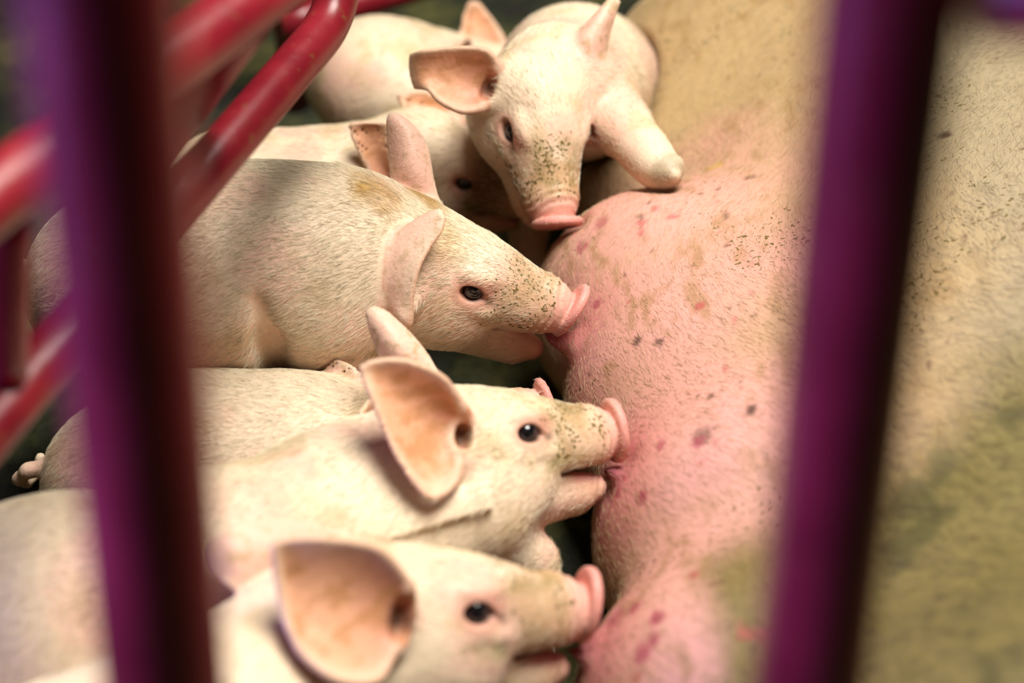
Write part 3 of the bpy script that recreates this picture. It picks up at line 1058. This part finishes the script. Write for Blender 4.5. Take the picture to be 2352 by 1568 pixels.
if want('B'):
    pigs['B'] = make_pig('B', HF, (-0.0075, 0.8895, 0.1852), (0.928, 0.341, -0.151), (-0.07, 0.558, 0.827), 1.041,
                         [(790, 1185, 1.15, 50), (500, 1335, 1.10, 60), (130, 1435, 1.08, 70), (-80, 1450, 1.08, 62)],
                         legs_for(W(720, 1230, 1.14), W(0, 1460, 1.08)), EAR_B, disc_tilt=-0.05, gape=0.07, gape0=0.001, jaw_drop=1, extra=chest_b)
if want('C'):
    pigs['C'] = make_pig('C', HF, (-0.0373, 0.7408, 0.1864), (0.951, 0.257, -0.173), (0.023, 0.5, 0.866), 1.107,
                         [(720, 1530, 1.03, 50), (450, 1750, 0.98, 62), (150, 1900, 0.95, 68), (-60, 1950, 0.95, 58)],
                         legs_for(W(560, 1680, 1.0), W(0, 1950, .95)), EAR_C, disc_tilt=0.18, gape=0.06, jaw_drop=1)
D_F, D_U = (0.17, -0.77, -0.60), (0.44, -0.60, 0.65)
D_O = W(1254, 300, 1.40) - frame(D_F, D_U) @ (np.array([7, 0, 6]) * 0.00103)


def toes_d(B, P):
    for q in ((1552, 376, 1.372), (1548, 402, 1.366)):
        B.cone(W(1520, 388, 1.38), W(*q), 0.0095, 0.0055, 0.004)


if want('D'):
    dl = [[(*W(1385, 230, 1.47), 30), (*W(1430, 292, 1.425), 20), (*W(1478, 346, 1.40), 16), (*W(1508, 382, 1.385), 13), (*W(1535, 395, 1.375), 11)],
          [(*W(1230, 290, 1.50), 30), (*(W(1215, 330, 1.5) * [1, 1, 0] + [0, 0, .10]), 18), (*(W(1215, 330, 1.48) * [1, 1, 0] + [0, 0, .014]), 12)],
          [(*W(1440, 230, 1.62), 40), (*(W(1450, 230, 1.60) * [1, 1, 0] + [0.01, -0.03, .09]), 22), (*(W(1450, 230, 1.62) * [1, 1, 0] + [0, 0, .014]), 12)],
          [(*W(1300, 230, 1.62), 40), (*(W(1290, 230, 1.60) * [1, 1, 0] + [-0.01, -0.03, .09]), 22), (*(W(1290, 230, 1.62) * [1, 1, 0] + [0, 0, .014]), 12)]]
    pigs['D'] = make_pig('D', HF, D_O, D_F, D_U, 1.03,
                         [(1280, 205, 1.45, 44), (1318, 190, 1.53, 58), (1342, 190, 1.62, 58), (1350, 205, 1.68, 50)],
                         dl, EAR_D, disc_tilt=0.22, gape=0.03, extra=toes_d, ks=0.72, neck_r=36)
if want('E'):
    pigs['E'] = make_pig('E', HC, W(1060, 384, 1.48), (0.92, -0.18, -0.34), (0.30, -0.08, 0.94), 0.90,
                         [(830, 450, 1.49, 52), (690, 495, 1.49, 62), (540, 500, 1.49, 64), (430, 500, 1.49, 54)],
                         legs_for(W(800, 500, 1.49), W(480, 530, 1.49)), EAR_E)
if want('F'):
    pigs['F'] = make_pig('F', HC, W(1120, 190, 1.70), (0.9, 0.2, -0.35), (0.35, 0, 0.9), 0.95,
                         [(980, 235, 1.70, 50), (905, 205, 1.67, 56), (862, 190, 1.64, 57)],
                         legs_for(W(960, 250, 1.70), W(865, 200, 1.64)), EAR_F, tail=False)
if want('I'):
    pigs['I'] = make_pig('I', HC, W(1028, 1000, 1.26), (0.86, 0.35, 0.10), (-0.2, 0.25, 0.95), 0.95,
                         [(880, 1075, 1.26, 52), (680, 1095, 1.26, 66), (450, 1100, 1.26, 68), (300, 1115, 1.26, 60)],
                         legs_for(W(800, 1120, 1.26), W(350, 1140, 1.26)), [None, None])

# bodies that press together flatten against each other
keys = list(pigs)
orig = {k: pigs[k].B.F.copy() for k in keys}
for a in keys:
    for b in keys:
        if a == b or not pigs[a].B.overlap(pigs[b].B):
            continue
        sv = pigs[b].B.F; pigs[b].B.F = orig[b]
        G = pigs[b].B.sample_on(pigs[a].B)
        pigs[b].B.F = sv
        Fa = pigs[a].B.F
        np.maximum(Fa, 0.5 * (orig[a] - G) + 0.0005, out=Fa)
for k in keys:                                     # and stay above the floor
    B = pigs[k].B
    np.maximum(B.F, (0.0008 - B.ax[2]).astype(np.float32)[None, None, :], out=B.F)

LABELS = {
    'A': 'sharp cream piglet seen side-on in the middle, ochre stain behind its ear',
    'B': 'cream piglet below the sharp one, large orange ear opened toward the camera',
    'C': 'blurred pale piglet at the bottom edge, nearest the camera',
    'D': 'pale piglet facing the camera at the top, one foreleg up on the sow',
    'E': 'shaded piglet with its face half hidden under the camera-facing piglet',
    'F': 'piglet seen from behind at the top, farthest back beside the red rail',
    'I': 'piglet squeezed between the sharp piglet and the one below, only its back showing',
}
och = {'A': [(W(870, 500, 1.285), 0.034, 0.75), (W(975, 470, 1.30), 0.022, 0.8), (W(1000, 555, 1.27), 0.024, 0.35), (W(800, 480, 1.28), 0.022, 0.6)]}
HAIRS = {'A': 72000, 'B': 60000, 'C': 24000, 'D': 36000, 'E': 14000, 'F': 8000, 'I': 34000}
for i, k in enumerate(keys):
    finish_pig(pigs[k], LABELS[k], seed=3 + 7 * i, dirt={'A': .75, 'F': 1.3}.get(k, 1.0),
               hair=int(HAIRS[k] * HAIRMUL), ochre=och.get(k, ()), grubby_shade={'E': 0.85, 'I': 0.6}.get(k, 0.0))

#@@SOW@@
# ------------------------------------------------------------------ the sow, lying on her side along the row of piglets
TEATS = []


def make_sow():
    h = 0.0032 if not FASTMESH else 0.007
    B = Body(h)
    # barrel: belly to the piglets, back to the right
    B.cone((0.40, 0.62, 0.075), (0.41, 1.05, 0.085), 0.20, 0.205, 0.05)
    for y, rx, rz, cz, cx in ((0.72, .30, .185, .075, .385), (0.98, .315, .195, .08, .40), (1.24, .31, .19, .08, .42), (1.48, .30, .20, .085, .45)):
        B.ell((cx, y, cz), (rx, 0.30, rz), k=0.06)
    B.ell((0.44, 1.68, 0.085), (0.27, 0.24, 0.20), k=0.08)          # shoulder
    B.cone((0.45, 1.80, 0.09), (0.40, 2.00, 0.10), 0.16, 0.12, 0.06)  # neck
    # upper hind leg: thigh toward the camera
    B.ell((0.38, 0.60, 0.12), (0.255, 0.155, 0.195), k=0.04)
    B.chain([((0.30, 0.56, 0.17), 0.085), ((0.17, 0.50, 0.12), 0.06), ((0.06, 0.47, 0.07), 0.035), ((-0.06, 0.46, 0.04), 0.026)], 0.04)
    # fore leg lying forward, far beyond the frame
    B.chain([((0.36, 1.80, 0.12), 0.08), ((0.22, 1.92, 0.07), 0.05), ((0.08, 1.98, 0.05), 0.032), ((0.0, 2.0, 0.04), 0.026)], 0.04)
    # udder: one swelling per teat
    for x, y, z, rx, ry, rz in ((0.120, 1.135, .10, .105, .085, .105), (0.145, 1.02, .10, .105, .09, .10), (0.155, 0.885, .10, .10, .085, .10),
                                (0.135, 0.735, .10, .10, .085, .10), (0.15, 1.32, .07, .10, .09, .09), (0.20, 1.46, .10, .12, .14, .11)):
        B.ell((x, y, z), (rx, ry, rz), k=0.055)
    for key in ('A', 'B', 'C'):
        if key in pigs:
            P = pigs[key]
            m = P.O + P.R @ (np.array([60, 0, -27]) * 0.001 * P.s)
            TEATS.append(m)
            root = m + P.R @ np.array([0.045, 0, -0.004])
            B.cone(m, root, 0.0055, 0.012, 0.010)
    # head beyond the frame
    head_prims(B, np.array([0.37, 2.14, 0.13]), frame((-0.25, 0.95, -0.1), (-0.75, -0.2, 0.6)), 2.5)
    B.evaluate()
    np.maximum(B.F, (0.0008 - B.ax[2]).astype(np.float32)[None, None, :], out=B.F)
    # the piglets' noses, chins and feet dent her skin
    for k in keys:
        if not pigs[k].B.overlap(B):
            continue
        G = -pigs[k].B.sample_on(B) + 0.0024
        kk = 0.010
        t = np.clip(0.5 - 0.5 * (G - B.F) / kk, 0, 1)
        B.F = G + (B.F - G) * t + kk * t * (1 - t)
    return B


RED_SCAB = np.array([0.36, 0.05, 0.09]); DARK_SPECK = np.array([0.07, 0.03, 0.02])
SCABS = [(1437, 1385, .007, RED_SCAB, .8), (1493, 1408, .007, RED_SCAB, .9), (1480, 1456, .006, RED_SCAB, .9), (1450, 1495, .008, RED_SCAB, .8),
         (1402, 1398, .010, RED_SCAB, .6), (1398, 1127, .006, RED_SCAB, .9), (1456, 1131, .006, RED_SCAB, .9), (1318, 568, .007, RED_SCAB, .7),
         (1375, 497, .008, RED_SCAB, .6), (1505, 1003, .005, RED_SCAB, .7), (1600, 985, .009, DARK_SPECK * 2, .7), (1590, 1000, .006, RED_SCAB, .7),
         (1449, 770, .0045, DARK_SPECK, .9), (1500, 772, .0045, DARK_SPECK, .9), (1712, 927, .006, DARK_SPECK, .9), (2175, 292, .007, DARK_SPECK, .95),
         (1355, 690, .006, RED_SCAB, .7), (1640, 365, .008, OCHRE * 1.2, .8), (1375, 930, .005, RED_SCAB, .5)]


def haunch_mask(V):
    """green dung caked on the haunch and hind leg"""
    q = V[:, 1] - 0.6 * (V[:, 0] - 0.27) + 0.12 * (fbm(V, 11, 71) - 0.5)
    return smooth01(0.91, 0.80, q) * smooth01(0.095, 0.125, V[:, 0] + 0.03 * (fbm(V, 16, 73) - 0.5))


def sow_colour(V, N):
    c = np.tile(np.array([0.44, 0.30, 0.145]), (len(V), 1))
    rose = np.array([0.68, 0.335, 0.285])
    d = np.min([np.linalg.norm((V - np.array([0.10, y, .16])) / [1.0, 1.0, 1.0], axis=1) for y in (1.14, 1.03, 0.9, 0.76)], 0)
    n = fbm(V, 14, 60)
    c = mix(c, rose, 0.9 * (1 - smooth01(0.05, 0.17, d + 0.10 * (n - 0.5))))
    for m in TEATS:
        dd = np.linalg.norm(V - m, axis=1)
        c = mix(c, np.array([0.64, 0.20, 0.22]), 0.75 * (1 - smooth01(0.015, 0.075, dd)))
        c = mix(c, np.array([0.28, 0.06, 0.10]), 0.8 * (1 - smooth01(0.010, 0.028, dd)))
    st = fbm(V * [1, .4, 1], 110, 66)
    c = mix(c, np.array([0.30, 0.17, 0.055]), 0.6 * smooth01(0.50, 0.74, st) * smooth01(.35, .6, fbm(V, 13, 67)))
    # grey-brown back, green dung on the haunch
    c = mix(c, np.array([0.32, 0.265, 0.17]), 0.8 * smooth01(0.24, 0.34, V[:, 0] + 0.05 * (n - .5)))
    g = haunch_mask(V)
    c = mix(c, np.array([0.155, 0.125, 0.028]), 0.92 * g)
    c = mix(c, np.array([0.05, 0.05, 0.012]), 0.7 * g * smooth01(0.5, 0.68, fbm(V, 34, 75)) * smooth01(0.13, 0.22, V[:, 0]))
    # scabs and specks
    sp = smooth01(0.88, 0.93, vnoise(V, 150, 80)) * smooth01(.45, .6, fbm(V, 12, 88))
    c = mix(c, np.array([0.12, 0.05, 0.03]), 0.8 * sp)
    sp = smooth01(0.86, 0.93, vnoise(V, 90, 84)) * (1 - smooth01(0.06, 0.12, d))
    c = mix(c, np.array([0.45, 0.06, 0.07]), 0.7 * sp)
    # scabs and grains of dirt that can be picked out one by one
    C0 = np.array([0, 0, CAMH])
    for px, py, r, col, a in SCABS:
        ray = unit(W(px, py, 1.0) - C0)
        t = (V - C0) @ ray
        off = np.linalg.norm(V - C0 - t[:, None] * ray, axis=1)
        k = np.argmin(np.where(off < 0.006, t, 9))
        c = mix(c, col, a * (1 - smooth01(0.45 * r, r, np.linalg.norm(V - V[k], axis=1) + r * 0.5 * (vnoise(V, 260, 97) - .5))))
    gr = 0.55 * smooth01(0.48, 0.70, fbm(V, 15, 93)) * smooth01(0.02, 0.1, d)
    c = np.concatenate([c, gr[:, None]], 1)
    return c, 1 - 0.35 * (1 - smooth01(0.05, 0.14, d))


def sow_flow(P):
    d = np.zeros_like(P)
    d[:, 0] = 0.75 - 1.2 * smooth01(0.9, 1.15, P[:, 1]); d[:, 1] = -0.85 + 0.3 * (P[:, 0] > .2)
    d[:, 2] = 0.1
    d[:, 0] += 1.2 * (fbm(P, 9, 90) - .5)
    return d


if want('S'):
    SB = make_sow()
    V, Q = SB.mesh()
    N = vert_normals(V, Q)
    cc, ww = sow_colour(V, N)
    so = empty('sow', (0.4, 1.1, 0), 'large pink and tan sow lying on her side along the row of piglets', 'sow')
    adopt(mesh_object('body', V, Q, MAT_SOW, None, cc), so)
    if HAIRMUL:
        def tint(X, r):
            t = np.tile(np.array([0.62, 0.48, 0.28]), (len(X), 1))
            g = haunch_mask(X)
            t = mix(t, np.array([0.40, 0.36, 0.27]), 0.8 * smooth01(0.22, 0.32, X[:, 0]))
            t = mix(t, np.array([0.12, 0.10, 0.028]), 0.95 * g)
            k = r.random(len(X))
            t = t * (0.65 + 0.5 * k[:, None])
            dk = k < 0.12
            t[dk] = np.array([0.34, 0.22, 0.10])
            return np.clip(t, 0, .9)
        vis = smooth01(-0.35, -0.1, N @ np.array([0, -CT, ST])) * (V[:, 1] < 1.75)
        hair_object('bristles', V, Q, N, int(200000 * HAIRMUL), 0.0095, 0.00008, sow_flow, tint, ww * vis, so, seed=55)
